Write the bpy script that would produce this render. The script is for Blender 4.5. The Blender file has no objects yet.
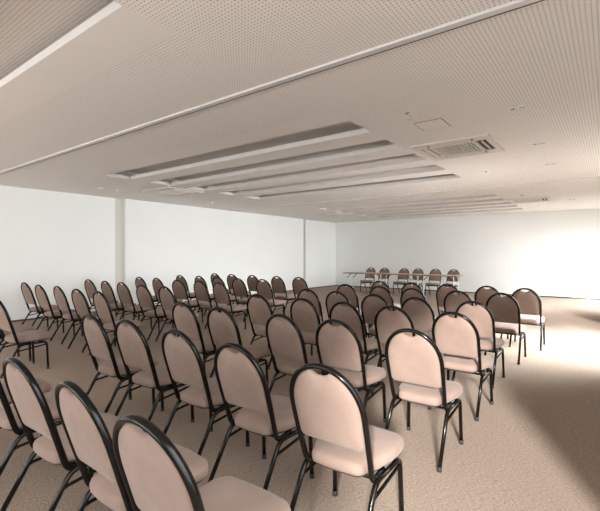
import bpy, bmesh, math
from mathutils import Vector, Matrix
C = bpy.context.scene.collection
PI = math.pi
H = 2.8
XL, XR, YB, YN = -9.9, 0.5, 15.7, -5.0

# ------------------------------------------------------------------ materials
def nodes(name, col, rough=.6, metal=0, spec=.5):
    m = bpy.data.materials.new(name); m.use_nodes = True
    b = m.node_tree.nodes['Principled BSDF']
    b.inputs['Base Color'].default_value = (*col, 1)
    b.inputs['Roughness'].default_value = rough
    b.inputs['Metallic'].default_value = metal
    b.inputs['Specular IOR Level'].default_value = spec
    return m, m.node_tree, b

def noisy(name, c1, c2, scale, rough=.7, bump=0., dist=.002, detail=4, metal=0, spec=.4, stretch=(1, 1, 1)):
    m, t, b = nodes(name, c1, rough, metal, spec)
    tc = t.nodes.new('ShaderNodeTexCoord'); mp = t.nodes.new('ShaderNodeMapping')
    mp.inputs['Scale'].default_value = stretch
    t.links.new(tc.outputs['Object'], mp.inputs[0])
    n = t.nodes.new('ShaderNodeTexNoise'); n.inputs['Scale'].default_value = scale; n.inputs['Detail'].default_value = detail
    t.links.new(mp.outputs[0], n.inputs['Vector'])
    r = t.nodes.new('ShaderNodeValToRGB')
    r.color_ramp.elements[0].position = .3; r.color_ramp.elements[1].position = .7
    r.color_ramp.elements[0].color = (*c1, 1); r.color_ramp.elements[1].color = (*c2, 1)
    t.links.new(n.outputs['Fac'], r.inputs[0]); t.links.new(r.outputs[0], b.inputs['Base Color'])
    if bump:
        bp = t.nodes.new('ShaderNodeBump'); bp.inputs['Strength'].default_value = bump; bp.inputs['Distance'].default_value = dist
        t.links.new(n.outputs['Fac'], bp.inputs['Height']); t.links.new(bp.outputs[0], b.inputs['Normal'])
    return m

def perforated(name, col, hole, pitch, rad):
    m, t, b = nodes(name, col, .8, 0, .2)
    tc = t.nodes.new('ShaderNodeTexCoord'); sp = t.nodes.new('ShaderNodeSeparateXYZ')
    t.links.new(tc.outputs['Object'], sp.inputs[0])
    def mth(op, a, v=None):
        n = t.nodes.new('ShaderNodeMath'); n.operation = op
        for i, q in enumerate((a, v)):
            if q is None: continue
            if isinstance(q, (int, float)): n.inputs[i].default_value = q
            else: t.links.new(q, n.inputs[i])
        return n.outputs[0]
    sq = []
    for ax in ('X', 'Y'):
        f = mth('FRACT', mth('DIVIDE', sp.outputs[ax], pitch))
        d = mth('SUBTRACT', f, .5); sq.append(mth('MULTIPLY', d, d))
    r = mth('LESS_THAN', mth('ADD', sq[0], sq[1]), (rad / pitch) ** 2)
    mx = t.nodes.new('ShaderNodeMix'); mx.data_type = 'RGBA'
    mx.inputs[6].default_value = (*col, 1); mx.inputs[7].default_value = (*hole, 1)
    t.links.new(r, mx.inputs[0]); t.links.new(mx.outputs[2], b.inputs['Base Color'])
    return m

M = {}
CEIL = (.66, .575, .51)
M['ceil'] = noisy('ceiling_paint', (.86, .81, .77), (.88, .83, .79), 3, .85, spec=.2)
M['perf'] = perforated('perforated_gypsum', (.90, .855, .815), (.30, .25, .22), .027, .0046)
M['lip'] = nodes('ceiling_edge_paint', (.72, .69, .66), .7)[0]
M['wall'] = noisy('white_wall_paint', (.87, .88, .86), (.89, .90, .88), 1.5, .7, spec=.3)
M['column'] = nodes('beige_column_paint', (.66, .63, .56), .7)[0]
M['groove'] = nodes('grey_groove_paint', (.60, .59, .54), .7)[0]
M['base'] = nodes('dark_skirting', (.06, .045, .035), .5)[0]
M['alu'] = noisy('painted_rail', (.70, .68, .67), (.74, .72, .71), 30, .45, metal=.1)
M['dark'] = nodes('dark_gap', (.05, .04, .035), .8)[0]
M['black'] = noisy('black_enamel', (.003, .0025, .002), (.005, .004, .0035), 40, .20, spec=.25)
M['rubber'] = nodes('black_rubber', (.02, .02, .02), .8)[0]
M['under'] = nodes('seat_underside', (.03, .022, .018), .8)[0]
M['white_metal'] = noisy('white_enamel', (.72, .74, .74), (.78, .8, .8), 30, .4)
M['grille'] = nodes('grille_plastic', (.72, .66, .60), .5)[0]
M['chrome'] = noisy('satin_chrome', (.75, .74, .72), (.8, .79, .77), 60, .18, metal=1)
M['lens'] = nodes('lamp_reflector', (.8, .78, .74), .15, .6)[0]
M['laminate'] = noisy('wood_laminate', (.50, .36, .27), (.58, .43, .33), 12, .45, stretch=(1, 14, 1))
M['edge'] = nodes('table_edge', (.24, .15, .10), .5)[0]
M['frame'] = nodes('window_frame_paint', (.7, .7, .7), .4)[0]

def fabric():
    m, t, b = nodes('beige_suede_fabric', (.42, .31, .26), .9, 0, .1)
    b.inputs['Sheen Weight'].default_value = .15
    tc = t.nodes.new('ShaderNodeTexCoord')
    n = t.nodes.new('ShaderNodeTexNoise'); n.inputs['Scale'].default_value = 7; n.inputs['Detail'].default_value = 5
    t.links.new(tc.outputs['Object'], n.inputs['Vector'])
    r = t.nodes.new('ShaderNodeValToRGB')
    r.color_ramp.elements[0].position = .3; r.color_ramp.elements[1].position = .75
    r.color_ramp.elements[0].color = (.235, .164, .131, 1); r.color_ramp.elements[1].color = (.29, .208, .168, 1)
    t.links.new(n.outputs['Fac'], r.inputs[0]); t.links.new(r.outputs[0], b.inputs['Base Color'])
    n2 = t.nodes.new('ShaderNodeTexNoise'); n2.inputs['Scale'].default_value = 350
    t.links.new(tc.outputs['Object'], n2.inputs['Vector'])
    bp = t.nodes.new('ShaderNodeBump'); bp.inputs['Strength'].default_value = .15; bp.inputs['Distance'].default_value = .002
    t.links.new(n2.outputs['Fac'], bp.inputs['Height']); t.links.new(bp.outputs[0], b.inputs['Normal'])
    return m
M['fabric'] = fabric()

def carpet():
    m, t, b = nodes('loop_pile_carpet', (.42, .32, .25), .95, 0, .1)
    tc = t.nodes.new('ShaderNodeTexCoord')
    w = t.nodes.new('ShaderNodeTexNoise'); w.inputs['Scale'].default_value = 5; w.inputs['Detail'].default_value = 2
    t.links.new(tc.outputs['Object'], w.inputs['Vector'])
    mp = t.nodes.new('ShaderNodeMapping'); mp.inputs['Scale'].default_value = (60, 150, 1); mp.inputs['Rotation'].default_value = (0, 0, .5)
    ad = t.nodes.new('ShaderNodeVectorMath'); ad.operation = 'MULTIPLY_ADD'
    ad.inputs[1].default_value = (.12, .12, 0)
    t.links.new(w.outputs['Color'], ad.inputs[0]); t.links.new(tc.outputs['Object'], ad.inputs[2])
    t.links.new(ad.outputs[0], mp.inputs[0])
    n = t.nodes.new('ShaderNodeTexNoise'); n.inputs['Scale'].default_value = 1; n.inputs['Detail'].default_value = 3
    t.links.new(mp.outputs[0], n.inputs['Vector'])
    r = t.nodes.new('ShaderNodeValToRGB')
    r.color_ramp.elements[0].position = .32; r.color_ramp.elements[1].position = .68
    r.color_ramp.elements[0].color = (.225, .170, .130, 1); r.color_ramp.elements[1].color = (.43, .345, .28, 1)
    t.links.new(n.outputs['Fac'], r.inputs[0]); t.links.new(r.outputs[0], b.inputs['Base Color'])
    bp = t.nodes.new('ShaderNodeBump'); bp.inputs['Strength'].default_value = .5; bp.inputs['Distance'].default_value = .004
    t.links.new(n.outputs['Fac'], bp.inputs['Height']); t.links.new(bp.outputs[0], b.inputs['Normal'])
    return m
M['carpet'] = carpet()

# ------------------------------------------------------------------ mesh helpers
def bx(bm, x0, x1, y0, y1, z0, z1, mi=0, bevel=0):
    r = bmesh.ops.create_cube(bm, size=1)
    vs = r['verts']
    bmesh.ops.scale(bm, vec=(x1 - x0, y1 - y0, z1 - z0), verts=vs)
    bmesh.ops.translate(bm, vec=((x0 + x1) / 2, (y0 + y1) / 2, (z0 + z1) / 2), verts=vs)
    fs = list({f for v in vs for f in v.link_faces})
    for f in fs: f.material_index = mi
    if bevel:
        es = list({e for v in vs for e in v.link_edges})
        bmesh.ops.bevel(bm, geom=es, offset=bevel, segments=2, affect='EDGES', profile=.6)
    return vs

def tube(bm, pts, ra, rb=None, n=10, ref=(1, 0, 0), cap=True):
    """sweep an ellipse along pts; ra is the half-width across, rb along the ref direction"""
    rb = rb or ra
    pts = [Vector(p) for p in pts]; ref = Vector(ref); rings = []
    for i, p in enumerate(pts):
        a = pts[max(i - 1, 0)]; b = pts[min(i + 1, len(pts) - 1)]
        t = (b - a).normalized()
        u = (ref - t * ref.dot(t))
        u = u.normalized() if u.length > 1e-4 else t.orthogonal().normalized()
        v = t.cross(u)
        rings.append([bm.verts.new(p + u * math.cos(2 * PI * k / n) * rb + v * math.sin(2 * PI * k / n) * ra) for k in range(n)])
    for r0, r1 in zip(rings, rings[1:]):
        for k in range(n):
            bm.faces.new((r0[k], r0[(k + 1) % n], r1[(k + 1) % n], r1[k])).smooth = True
    if cap:
        bm.faces.new(rings[0][::-1]); bm.faces.new(rings[-1])

def disc(bm, x, y, z0, z1, r0, r1, n=20, mi=0):
    r = bmesh.ops.create_cone(bm, cap_ends=True, segments=n, radius1=r0, radius2=r1, depth=z1 - z0)
    bmesh.ops.translate(bm, vec=(x, y, (z0 + z1) / 2), verts=r['verts'])
    for f in {f for v in r['verts'] for f in v.link_faces}: f.material_index = mi

def smooth_path(pts, rad=.05, seg=5):
    """round the inner corners of a polyline"""
    pts = [Vector(p) for p in pts]; out = [pts[0]]
    for a, b, c in zip(pts, pts[1:], pts[2:]):
        d1 = (a - b); d2 = (c - b)
        r = min(rad, d1.length * .45, d2.length * .45)
        p0 = b + d1.normalized() * r; p2 = b + d2.normalized() * r
        for k in range(seg + 1):
            t = k / seg
            out.append(p0 * (1 - t) ** 2 + b * 2 * t * (1 - t) + p2 * t * t)
    out.append(pts[-1]); return out

def obj(name, bm, mats, parent=None, loc=None, smooth=None):
    bmesh.ops.recalc_face_normals(bm, faces=bm.faces)
    me = bpy.data.meshes.new(name); bm.to_mesh(me); bm.free()
    for m in (mats if isinstance(mats, (list, tuple)) else [mats]): me.materials.append(m)
    if smooth:
        for p in me.polygons: p.use_smooth = True
    o = bpy.data.objects.new(name, me); C.objects.link(o)
    if parent: o.parent = parent
    if loc: o.location = loc
    return o
def struct(name, bm, mats, parent=None):
    o = obj(name, bm, mats, parent)
    if not parent: o['kind'] = 'structure'
    return o
def thing(name, label, cat, loc=(0, 0, 0), rotz=0, group=None):
    o = bpy.data.objects.new(name, None); C.objects.link(o)
    o.empty_display_size = .1
    o.location = loc; o.rotation_euler = (0, 0, rotz); o['label'] = label; o['category'] = cat
    if group: o['group'] = group
    return o
def dup(root, loc, rotz, label, group=None):
    r = root.copy(); C.objects.link(r); r.location = loc; r.rotation_euler = (0, 0, rotz); r['label'] = label
    if group: r['group'] = group
    for ch in list(root.children):
        c = ch.copy(); C.objects.link(c); c.parent = r
        for g in ch.children:
            d = g.copy(); C.objects.link(d); d.parent = c
    return r

# ------------------------------------------------------------------ setting
bm = bmesh.new(); bx(bm, XL - .3, XR + .3, YN - .3, YB + .3, -.1, 0); struct('floor', bm, M['carpet'])
bm = bmesh.new(); bx(bm, XL - .3, XR + .3, YB, YB + .2, 0, H + .4); struct('wall_back', bm, M['wall'])
FX0, FX1, FZ0, FZ1 = -8.6, -1.6, .3, 2.45
bm = bmesh.new()
bx(bm, XL - .3, FX0, YN - .2, YN, 0, H + .4); bx(bm, FX1, XR + .3, YN - .2, YN, 0, H + .4)
bx(bm, FX0, FX1, YN - .2, YN, 0, FZ0); bx(bm, FX0, FX1, YN - .2, YN, FZ1, H + .4)
struct('wall_front', bm, M['wall'])
bm = bmesh.new()
bx(bm, XL - .3, -9.9, YN, 5.48, 0, H + .4, 0)
bx(bm, XL - .3, -9.89, 5.48, 5.61, 0, H, 1)
bx(bm, XL - .3, -9.90, 5.61, 5.70, 0, H, 2)
bx(bm, XL - .3, -9.80, 5.70, 13.22, 0, H, 0)
bx(bm, XL - .3, -9.92, 13.22, 13.44, 0, H, 2)
bx(bm, XL - .3, -9.85, 13.44, YB, 0, H, 0)
struct('wall_left', bm, [M['wall'], M['column'], M['groove']])
# right wall with three tall windows
WIN = [(-2.15, 1.60), (6.3, 8.9), (12.3, 15.4)]
Z0, Z1 = .12, 2.45
bm = bmesh.new()
prev = YN
for a, b in WIN:
    bx(bm, XR, XR + .2, prev, a, 0, H + .4)
    bx(bm, XR, XR + .2, a, b, 0, Z0); bx(bm, XR, XR + .2, a, b, Z1, H + .4)
    prev = b
bx(bm, XR, XR + .2, prev, YB, 0, H + .4)
struct('wall_right', bm, M['wall'])
gm = bpy.data.materials.new('clear_glass'); gm.use_nodes = True
t = gm.node_tree; t.nodes.clear()
o_ = t.nodes.new('ShaderNodeOutputMaterial'); mx = t.nodes.new('ShaderNodeMixShader'); tr = t.nodes.new('ShaderNodeBsdfTransparent'); gl = t.nodes.new('ShaderNodeBsdfGlossy')
gl.inputs['Roughness'].default_value = .02; mx.inputs[0].default_value = .06
t.links.new(tr.outputs[0], mx.inputs[1]); t.links.new(gl.outputs[0], mx.inputs[2]); t.links.new(mx.outputs[0], o_.inputs[0])
for i, (a, b) in enumerate(WIN):
    bm = bmesh.new()
    for y0, y1, z0, z1 in ((a, a + .04, Z0, Z1), (b - .04, b, Z0, Z1), (a, b, Z0, Z0 + .05), (a, b, Z1 - .05, Z1)):
        bx(bm, XR + .12, XR + .18, y0, y1, z0, z1)
    w = struct('window_%d' % (i + 1), bm, M['frame'])
    bm = bmesh.new(); bx(bm, XR + .145, XR + .151, a + .04, b - .04, Z0 + .05, Z1 - .05)
    obj('pane', bm, gm, w)

bm = bmesh.new()
for x0, x1, z0, z1 in ((FX0, FX0 + .05, FZ0, FZ1), (FX1 - .05, FX1, FZ0, FZ1), (FX0, FX1, FZ0, FZ0 + .05), (FX0, FX1, FZ1 - .05, FZ1), (-5.13, -5.07, FZ0, FZ1)):
    bx(bm, x0, x1, YN - .18, YN - .12, z0, z1)
w = struct('window_4', bm, M['frame'])
bm = bmesh.new(); bx(bm, FX0 + .05, FX1 - .05, YN - .151, YN - .145, FZ0 + .05, FZ1 - .05)
obj('pane', bm, gm, w)

# ceiling: flat slabs around two recesses whose slats hang below a raised perforated deck
LIP = .06; CAV = .17
SX0, SX1 = -7.18, -2.2
def slots(y): return [(y + .885 * k, y + .885 * k + .49) for k in range(5)]
GROUPS = [slots(-2.77), slots(3.78), slots(10.43)]
bm = bmesh.new()
SM, PF, LP, DK = 0, 1, 2, 3
def slab(x0, x1, y0, y1, mi, z=H, th=LIP):
    bx(bm, x0, x1, y0, y1, z, z + th, LP)
    bm.faces.ensure_lookup_table()
    for f in bm.faces[-6:]:
        f.normal_update()
        if abs(f.calc_center_median().z - z) < 1e-4: f.material_index = mi
slab(XL - .1, SX0 - .0, YN, YB, PF)
slab(SX1, XR + .1, YN, YB, PF)
MG = .36
y = YN
for g in GROUPS:
    s0, s1 = g[0][0], g[-1][1]
    slab(SX0, SX1, y, s0 - MG, PF)
    slab(SX0, SX1, s0 - MG, s0, SM)
    for (a, b), (c, d) in zip(g, g[1:]): slab(SX0, SX1, b, c, SM)
    slab(SX0, SX1, s1, s1 + MG, SM)
    y = s1 + MG
slab(SX0, SX1, y, YB, PF)
for g in GROUPS:
    s0, s1 = g[0][0], g[-1][1]
    x0, x1, y0, y1 = SX0 - .2, SX1 + .2, s0 - .2, s1 + .25
    slab(x0, x1, y0, y1, PF, H + CAV, .04)
    for q in ((x0 - .03, x0, y0, y1), (x1, x1 + .03, y0, y1), (x0, x1, y0 - .03, y0), (x0, x1, y1, y1 + .03)):
        bx(bm, *q, H + LIP, H + CAV + .04, SM)
bx(bm, XL - .3, XR + .3, YN - .3, YB + .3, H + .3, H + .4, SM)
struct('ceiling', bm, [M['ceil'], M['perf'], M['lip'], M['dark']])

n = 0
for yy in (2.57, 9.22):
    n += 1
    bm = bmesh.new()
    bx(bm, -9.78, XR, yy - .035, yy + .02, H - .018, H, 0, .003)
    bx(bm, -9.78, XR, yy + .02, yy + .033, H - .017, H, 1)
    struct('trim_%d' % n, bm, [M['alu'], M['dark']])
bm = bmesh.new(); bx(bm, -9.84, XR, YB - .012, YB, 0, .035); struct('baseboard_back', bm, M['base'])
bm = bmesh.new()
for a, b, x in ((YN, 5.48, -9.9), (5.70, 13.22, -9.8), (13.44, YB - .012, -9.85)): bx(bm, x, x + .012, a, b, 0, .035)
struct('baseboard_left', bm, M['base'])

# ------------------------------------------------------------------ chair
LEAN = .15 / .48
def by(z): return (.90 - z) * LEAN            # back plane: y at height z
def make_chair(label, group):
    t = thing('banquet_chair', label, 'chair', group=group)
    # arched back frame: down both sides, then forward under the seat
    W = .196; ZA = .665; TOP = .888
    arch = []
    for k in range(25):
        a = PI * k / 24
        x = -W * math.cos(a); z = ZA + (TOP - ZA) * math.sin(a) ** .92
        arch.append(Vector((x, by(z), z)))
    def side(s):
        p = [Vector((s * W, by(ZA), ZA)), Vector((s * (W - .002), by(.56), .56)), Vector((s * (W - .006), by(.47), .47))]
        q = smooth_path([p[2], Vector((s * (W - .012), by(.335), .335)), Vector((s * (W - .018), by(.335) + .13, .347))], .05, 6)
        return p[1:2] + q
    path = list(reversed(side(-1))) + arch + side(1)
    b = bmesh.new()
    # elliptical section: ref follows the back plane normal
    tube(b, path, .0130, .0160, 12, ref=(0, 1, LEAN))
    obj('back_frame', b, M['black'], t)
    # upholstered back panel with a dip for the hand hole
    out = []
    Wi = W - .013; ZB = .495; r = .03
    N = 72
    def add(x, z): out.append((x, z))
    for k in range(5):
        a = PI + PI / 2 * k / 4; add(-Wi + r + r * math.cos(a) + .004, ZB + r + r * math.sin(a))
    for k in range(1, 7): add(-Wi + r + (2 * Wi - 2 * r) * k / 7, ZB)
    for k in range(5):
        a = -PI / 2 + PI / 2 * k / 4; add(Wi - r + r * math.cos(a) - .004, ZB + r + r * math.sin(a))
    add(Wi - .001, .61)
    for k in range(37):
        a = PI * k / 36
        x = Wi * math.cos(a); z = ZA + (TOP - .013 - ZA) * math.sin(a) ** .92
        z -= .034 * max(0, 1 - (abs(x) / .055) ** 2.2)
        add(x, z)
    add(-Wi + .001, .61)
    b = bmesh.new()
    cx, cz = 0, .70
    def ring(s, off, inset):
        vs = []
        for x, z in out:
            dx, dz = x - cx, z - cz; L = math.hypot(dx, dz)
            k = max(0, 1 - inset / L) * s
            xx, zz = cx + dx * k, cz + dz * k
            vs.append(b.verts.new((xx, by(zz) + off, zz + off * LEAN)))
        return vs
    prof = [(1, 0, 0), (1, .010, .003), (1, .016, .012), (.86, .022, .012), (.6, .026, 0), (.3, .027, 0)]
    mid = ring(1, 0, 0)
    for sgn in (1, -1):
        last = mid
        for s, off, ins in prof[1:]:
            cur = ring(s, sgn * off * (1 if sgn > 0 else .7), ins)
            m = len(cur)
            for i in range(m): b.faces.new((last[i], last[(i + 1) % m], cur[(i + 1) % m], cur[i]))
            last = cur
        c = b.verts.new((0, by(cz) + sgn * .027 * (1 if sgn > 0 else .7), cz))
        m = len(last)
        for i in range(m): b.faces.new((last[i], last[(i + 1) % m], c))
    obj('backrest', b, M['fabric'], t, smooth=True)
    # seat cushion
    out = []
    YR, YF = .135, .57
    def hw(y): return .150 + .060 * min(1, max(0, (y - YR) / .24)) ** .8
    def corner(cx_, cy_, r_, a0, a1):
        for k in range(8):
            a = a0 + (a1 - a0) * k / 7; out.append((cx_ + r_ * math.cos(a), cy_ + r_ * math.sin(a)))
    corner(.21 - .085, YF - .085, .085, 0, PI / 2)
    for k in range(1, 4): out.append((.125 - .25 * k / 4, YF + .008 * math.sin(PI * k / 4)))
    corner(-.21 + .085, YF - .085, .085, PI / 2, PI)
    for k in range(1, 5):
        y = YF - .085 - (YF - .085 - YR - .06) * k / 5; out.append((-hw(y), y))
    corner(-.150 + .05, YR + .05, .05, PI, 1.5 * PI)
    for k in range(1, 4): out.append((-.1 + .2 * k / 4, YR - .006 * math.sin(PI * k / 4)))
    corner(.150 - .05, YR + .05, .05, 1.5 * PI, 2 * PI)
    for k in range(1, 5):
        y = YR + .06 + (YF - .085 - YR - .06) * k / 5; out.append((hw(y), y))
    sc = (0, .36)
    def sring(b, s, ins, z):
        vs = []
        for x, y in out:
            dx, dy = x - sc[0], y - sc[1]; L = math.hypot(dx, dy); k = max(0, 1 - ins / L) * s
            yy = sc[1] + dy * k
            vs.append(b.verts.new((sc[0] + dx * k, yy, z - .042 + (yy - YR) * .03)))
        return vs
    def loft(b, prof):
        rs = [sring(b, *p) for p in prof]; m = len(out)
        for r0, r1 in zip(rs, rs[1:]):
            for i in range(m): b.faces.new((r0[i], r0[(i + 1) % m], r1[(i + 1) % m], r1[i]))
        b.faces.new(rs[0][::-1]); b.faces.new(rs[-1])
    b = bmesh.new()
    loft(b, [(1, .012, .402), (1, .003, .406), (1, 0, .42), (1, 0, .437), (1, .005, .450), (1, .016, .459), (.85, .016, .467), (.6, .01, .473), (.3, .0, .475), (.05, 0, .475)])
    seat = obj('seat', b, M['fabric'], t, smooth=True)
    b = bmesh.new(); loft(b, [(1, .022, .388), (1, .018, .391), (1, .018, .4015), (1, .022, .4018)])
    obj('seat_base', b, M['under'], t)
    # legs: each side is an inverted U, rear leg splayed back
    for s in (-1, 1):
        xr = s * .203; xs = s * .196
        rear = smooth_path([(xr, -.005, .012), (xs, .185, .336), (xs, .30, .3365)], .05, 6)
        front = smooth_path([(s * .203, .490, .012), (xs, .478, .336), (xs, .30, .3365)], .05, 6)
        for nm, path, foot in (('rear_leg', rear, (xr, -.005, 0)), ('front_leg', front, (s * .203, .490, 0))):
            b = bmesh.new(); tube(b, path, .0132, .0132, 12, ref=(1, 0, 0))
            l = obj('leg', b, M['black'], t)
            b = bmesh.new(); d = (Vector(path[1]) - Vector(path[0])).normalized()
            tube(b, [Vector(foot), Vector(foot) + Vector((d.x * .014, d.y * .014, .03))], .0155, .0155, 10)
            obj('foot_cap', b, M['rubber'], l)
        b = bmesh.new(); tube(b, smooth_path([(s * .198, .125, .255), (s * .197, .17, .270), (s * .197, .44, .300), (s * .198, .480, .302)], .01, 2), .0085, .0085, 8)
        obj('side_brace', b, M['black'], t)
    for yy, zz, q in ((.215, .336, .196), (.44, .336, .196)):
        b = bmesh.new(); tube(b, [(-q, yy, zz), (q, yy, zz)], .009, .009, 8, ref=(0, 0, 1)); obj('cross_bar', b, M['black'], t)
    return t

ORD = ['first', 'second', 'third', 'fourth', 'fifth', 'sixth', 'seventh']
RIGHT = [  # rows from the camera towards the head table, each from the right end of the row to the left
 [(-1.17, .715), (-1.71, .75), (-2.32, .76), (-2.98, .77), (-3.54, .80)],
 [(-1.07, 1.56), (-1.71, 1.63), (-2.335, 1.70), (-2.99, 1.73), (-3.52, 1.71)],
 [(-1.09, 2.67), (-1.71, 2.70), (-2.23, 2.67), (-2.99, 2.67), (-3.61, 2.71)],
 [(-1.11, 3.68), (-1.72, 3.76), (-2.27, 3.76), (-2.84, 3.79), (-3.55, 3.80)],
 [(-1.20, 4.67), (-1.84, 4.68), (-2.40, 4.72), (-3.01, 4.80), (-3.55, 4.86)],
 [(-1.15, 5.88), (-1.71, 5.87), (-2.37, 5.90), (-2.93, 5.96), (-3.59, 6.02)],
 [(-1.03, 6.91), (-1.59, 7.05), (-2.22, 7.06), (-2.85, 7.05), (-3.48, 7.08)]]
LEFT = [
 [(-5.71, 1.70), (-6.30, 1.72)],
 [(-5.60, 2.84), (-6.22, 2.84), (-7.04, 2.92), (-7.59, 2.86), (-8.44, 2.95)],
 [(-5.65, 3.92), (-6.23, 3.89), (-7.08, 4.02), (-7.68, 4.03), (-8.42, 4.08)],
 [(-5.68, 5.08), (-6.30, 5.14), (-6.90, 5.09), (-7.75, 5.19), (-8.42, 5.20)],
 [(-5.66, 6.23), (-6.32, 6.18), (-7.05, 6.26), (-7.68, 6.27), (-8.34, 6.23)],
 [(-5.52, 7.26), (-6.18, 7.29), (-6.95, 7.28), (-7.72, 7.34), (-8.45, 7.42)]]
proto = None
def put(x, y, rz, label, group, cat='chair'):
    global proto
    if proto is None:
        proto = make_chair(label, group); proto.location = (x, y, 0); proto.rotation_euler = (0, 0, rz); return proto
    return dup(proto, (x, y, 0), rz, label, group)
k = 0
for r, row in enumerate(RIGHT):
    for c, (x, y) in enumerate(row):
        k += 1
        pos = 'at its right end' if c == 0 else 'at its left end' if c == 4 else '%s from the right end' % ORD[c]
        lab = 'beige padded chair in right block, %s row from the camera, %s' % (ORD[r], pos)
        put(x, y, math.radians(1.6 * math.sin(k * 2.3)), lab, 'banquet chairs of the right block')
for r, row in enumerate(LEFT):
    for c, (x, y) in enumerate(row):
        k += 1
        if r == 0:
            lab = ['beige chair cut by left photo edge, its arched back and seat in view',
                   'beige chair cut by left photo edge, only its seat showing beyond another chair'][c]
        else:
            pos = 'beside the aisle' if c == 0 else 'nearest the left wall' if c == 4 else '%s from the aisle' % ORD[c]
            lab = 'beige padded chair in left block, %s row from the camera, %s' % (ORD[r], pos)
        put(x, y, math.radians(1.6 * math.sin(k * 2.3)), lab, 'banquet chairs of the left block')
for i, x in enumerate((-7.33, -6.77, -6.0, -5.48, -4.86, -4.25)):
    pos = 'at the left end' if i == 0 else 'at the right end' if i == 5 else '%s from the left' % ORD[i]
    put(x, 14.25, PI + math.radians(2 * math.sin(i * 2.1)), 'beige chair behind the head tables facing the room, %s' % pos, 'chairs behind the head tables')

# ------------------------------------------------------------------ head tables
def make_table(label):
    t = thing('folding_table', label, 'table', group='head tables')
    L, D, Z = 1.31, .60, .75
    b = bmesh.new(); bx(b, -L / 2, L / 2, 0, D, Z - .028, Z, 0, .003); top = obj('tabletop', b, M['laminate'], t)
    b = bmesh.new()
    for q in ((-L / 2 - .003, L / 2 + .003, -.004, 0), (-L / 2 - .003, L / 2 + .003, D, D + .004), (-L / 2 - .004, -L / 2, 0, D), (L / 2, L / 2 + .004, 0, D)):
        bx(b, *q, Z - .03, Z - .002)
    obj('edge_band', b, M['edge'], top)
    for s in (-1, 1):
        x = s * (L / 2 - .10)
        for yy in (.07, D - .07):
            b = bmesh.new(); tube(b, [(x, yy, 0), (x, yy, Z - .028)], .014, .014, 10); obj('leg', b, M['white_metal'], t)
            b = bmesh.new(); tube(b, [(x - s * .01, yy, Z - .19), (x - s * .17, yy, Z - .035)], .012, .012, 8, ref=(0, 1, 0)); obj('folding_brace', b, M['black'], t)
        b = bmesh.new(); tube(b, [(x, .07, .14), (x, D - .07, .14)], .010, .010, 8)
        tube(b, [(x, .07, .50), (x, D - .07, .50)], .010, .010, 8); obj('cross_bar', b, M['white_metal'], t)
    return t
tb = make_table('long folding table at left end of the head table row')
tb.location = (-7.015, 12.75, 0)
dup(tb, (-5.70, 12.75, 0), 0, 'middle folding table of the three at the back wall')
dup(tb, (-4.385, 12.75, 0), 0, 'long folding table at right end of the head table row')

# ------------------------------------------------------------------ ceiling fittings
def make_vent(label):
    t = thing('air_conditioning_cassette', label, 'air conditioner', group='ceiling air conditioning cassettes')
    S = .475
    b = bmesh.new()   # flange as a frame of four boards
    z0, z1 = -.022, 0
    for q in ((-S, S, -S, -S + .07), (-S, S, S - .07, S), (-S, -S + .07, -S + .07, S - .07), (S - .07, S, -S + .07, S - .07)): bx(b, *q, z0, z1, 0, .004)
    obj('frame', b, M['grille'], t)
    b = bmesh.new(); bx(b, -S + .06, S - .06, -S + .06, S - .06, -.003, -.001); obj('backing', b, M['dark'], t)
    G = .285
    b = bmesh.new()
    for q in ((-G, G, -G, -G + .02), (-G, G, G - .02, G), (-G, -G + .02, -G + .02, G - .02), (G - .02, G, -G + .02, G - .02)): bx(b, *q, -.026, -.004)
    for i in range(13):
        x = -G + .04 + i * (2 * G - .08) / 12; bx(b, x - .009, x + .009, -G + .02, G - .02, -.024, -.008)
    obj('grille', b, M['grille'], t)
    # louvred outlets on the four sides; the right one stands open
    for i, q in enumerate(((-.25, .25, -.385, -.315), (-.25, .25, .315, .385), (-.385, -.315, -.25, .25), (.35, .362, -.25, .25))):
        b = bmesh.new(); bx(b, *q, -.02 if i < 3 else -.035, -.012 if i < 3 else -.006, 0, .002); obj('louvre', b, M['grille'], t)
    b = bmesh.new()
    for sx in (-1, 1):
        for sy in (-1, 1): bx(b, sx * .345 - .06, sx * .345 + .06, sy * .345 - .06, sy * .345 + .06, -.02, -.004)
    obj('corner_panel', b, M['grille'], t)
    return t
v = make_vent('square ceiling air conditioning cassette with open louvre right of the recessed slats')
v.location = (-1.62, 5.6, H)
dup(v, (-7.78, 5.65, H), 0, 'square ceiling cassette at upper left, near the left wall')
dup(v, (-1.70, 12.1, H), 0, 'small distant ceiling cassette at right, above the back wall end')
dup(v, (-7.78, 12.1, H), 0, 'small distant ceiling cassette at left, near the far left corner')

b = bmesh.new()
X0, X1, Y0, Y1 = -.15, .15, -.165, .165
for q in ((X0, X1, Y0, Y0 + .008), (X0, X1, Y1 - .008, Y1), (X0, X0 + .008, Y0, Y1), (X1 - .008, X1, Y0, Y1)): bx(b, *q, -.003, 0, 1)
bx(b, X0 + .008, X1 - .008, Y0 + .008, Y1 - .008, -.004, .004, 0)
p = obj('access_panel', b, [M['ceil'], M['edge']], loc=(-1.55, 4.435, H))
p['label'] = 'small square access hatch in the ceiling beside the large cassette'; p['category'] = 'access panel'

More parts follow.
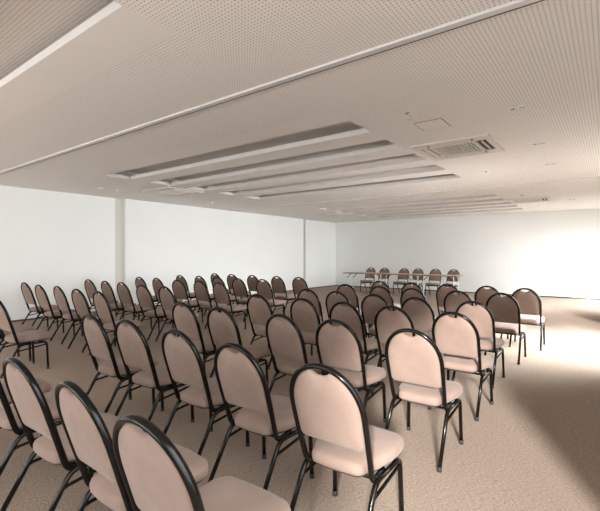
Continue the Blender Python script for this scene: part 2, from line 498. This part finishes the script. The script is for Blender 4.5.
def make_sprinkler(label):
    t = thing('fire_sprinkler', label, 'sprinkler', group='ceiling sprinklers')
    b = bmesh.new(); disc(b, 0, 0, -.012, .004, .03, .042, 20); obj('escutcheon', b, M['chrome'], t)
    b = bmesh.new(); disc(b, 0, 0, -.035, -.01, .009, .011, 12)
    for s in (-1, 1): tube(b, [(s * .009, 0, -.03), (s * .016, 0, -.042), (s * .004, 0, -.058)], .003, .003, 6, ref=(0, 1, 0))
    obj('nozzle', b, M['chrome'], t)
    b = bmesh.new(); disc(b, 0, 0, -.061, -.057, .02, .02, 16); obj('deflector', b, M['chrome'], t)
    return t
s = make_sprinkler('chrome sprinkler head on the ceiling, nearest, left of the square access hatch'); s.location = (-1.61, 3.93, H)
for x, y, lab in ((-1.68, 7.45, 'chrome sprinkler head on the ceiling beyond the large cassette'),
                  (-1.70, 10.95, 'distant sprinkler head on the right side of the far ceiling bay'),
                  (-8.5, 4.75, 'sprinkler head on the ceiling above the beige pilaster on the left wall'),
                  (-8.5, 7.4, 'sprinkler head at left beyond the left cassette, near the second rail')):
    dup(s, (x, y, H), 0, lab)

def make_spot(label):
    t = thing('twin_downlight', label, 'ceiling light', group='twin recessed downlights')
    for sx in (-1, 1):
        b = bmesh.new()
        tube(b, [(sx * .040 + .033 * math.cos(a), .033 * math.sin(a), -.004) for a in [2 * PI * i / 20 for i in range(21)]], .005, .009, 8, ref=(0, 0, 1), cap=False)
        r = obj('trim_ring', b, M['white_metal'], t)
        b = bmesh.new(); disc(b, sx * .040, 0, -.004, -.001, .026, .026, 20)
        obj('lens', b, M['lens'] if sx > 0 else M['dark'], r)
    return t
s = make_spot('twin recessed downlight at right of ceiling, nearest of the right-hand row'); s.location = (-.72, 4.4, H)
for x, y, lab in ((-.74, 5.98, 'twin recessed downlight, second of the right-hand row'),
                  (-.76, 7.45, 'twin recessed downlight, third of the right-hand row, before the thin rail'),
                  (-.80, 12.6, 'twin recessed downlight far at right, close above the back wall'),
                  (-8.66, 4.45, 'twin recessed downlight at far left near the pilaster')):
    dup(s, (x, y, H), 0, lab)

# ------------------------------------------------------------------ light and camera
W = bpy.data.worlds.new('sky'); bpy.context.scene.world = W; W.use_nodes = True
W.node_tree.nodes['Background'].inputs[0].default_value = (.85, .93, 1, 1)
W.node_tree.nodes['Background'].inputs[1].default_value = .6
bm = bmesh.new(); bx(bm, XR + .3, 60, -40, 60, -.3, -.12); struct('ground_outside', bm, nodes('paving', (.4, .38, .35), .9)[0])

PW = [7, 38, 20]
for i, (a, b) in enumerate(WIN):
    ld = bpy.data.lights.new('window_daylight', 'AREA'); ld.shape = 'RECTANGLE'
    ld.size = Z1 - Z0 - .1; ld.size_y = b - a - .1
    ld.energy = PW[i] * (b - a); ld.color = (.95, .98, 1); ld.spread = math.radians(112)
    lo = bpy.data.objects.new('window_daylight', ld); C.objects.link(lo)
    lo.location = (XR + .17, (a + b) / 2, (Z0 + Z1) / 2); lo.rotation_euler = (0, PI / 2 - math.radians(26), 0)
ld = bpy.data.lights.new('window_daylight', 'AREA'); ld.shape = 'RECTANGLE'; ld.size = FX1 - FX0 - .1; ld.size_y = FZ1 - FZ0 - .1
ld.energy = 105; ld.color = (.96, .98, 1)
lo = bpy.data.objects.new('window_daylight', ld); C.objects.link(lo)
lo.location = ((FX0 + FX1) / 2, YN - .1, (FZ0 + FZ1) / 2); lo.rotation_euler = (PI / 2, 0, 0)
sd = bpy.data.lights.new('sun', 'SUN'); sd.energy = 4.4; sd.angle = math.radians(6); sd.color = (1, .985, .965)
so = bpy.data.objects.new('sun', sd); C.objects.link(so)
el = math.radians(18.5)
dirv = Vector((-.42, .9, 0)).normalized() * math.cos(el) + Vector((0, 0, -math.sin(el)))
so.rotation_euler = dirv.to_track_quat('-Z', 'Y').to_euler(); so.location = (3, -5, 4)

cam = bpy.data.cameras.new('camera'); co = bpy.data.objects.new('camera', cam); C.objects.link(co)
co.location = (0, 0, 1.4); co.rotation_euler = (PI / 2, 0, math.atan2(.6018, .7986))
cam.sensor_width = 36; cam.lens = 414 / 600 * 36; cam.shift_y = -1.2 / 600; cam.clip_start = .05
bpy.context.scene.camera = co
sc = bpy.context.scene
sc.view_settings.view_transform = 'Standard'; sc.view_settings.look = 'None'; sc.view_settings.gamma = 1
sc.view_settings.use_curve_mapping = False
sc.view_settings.exposure = 1.58
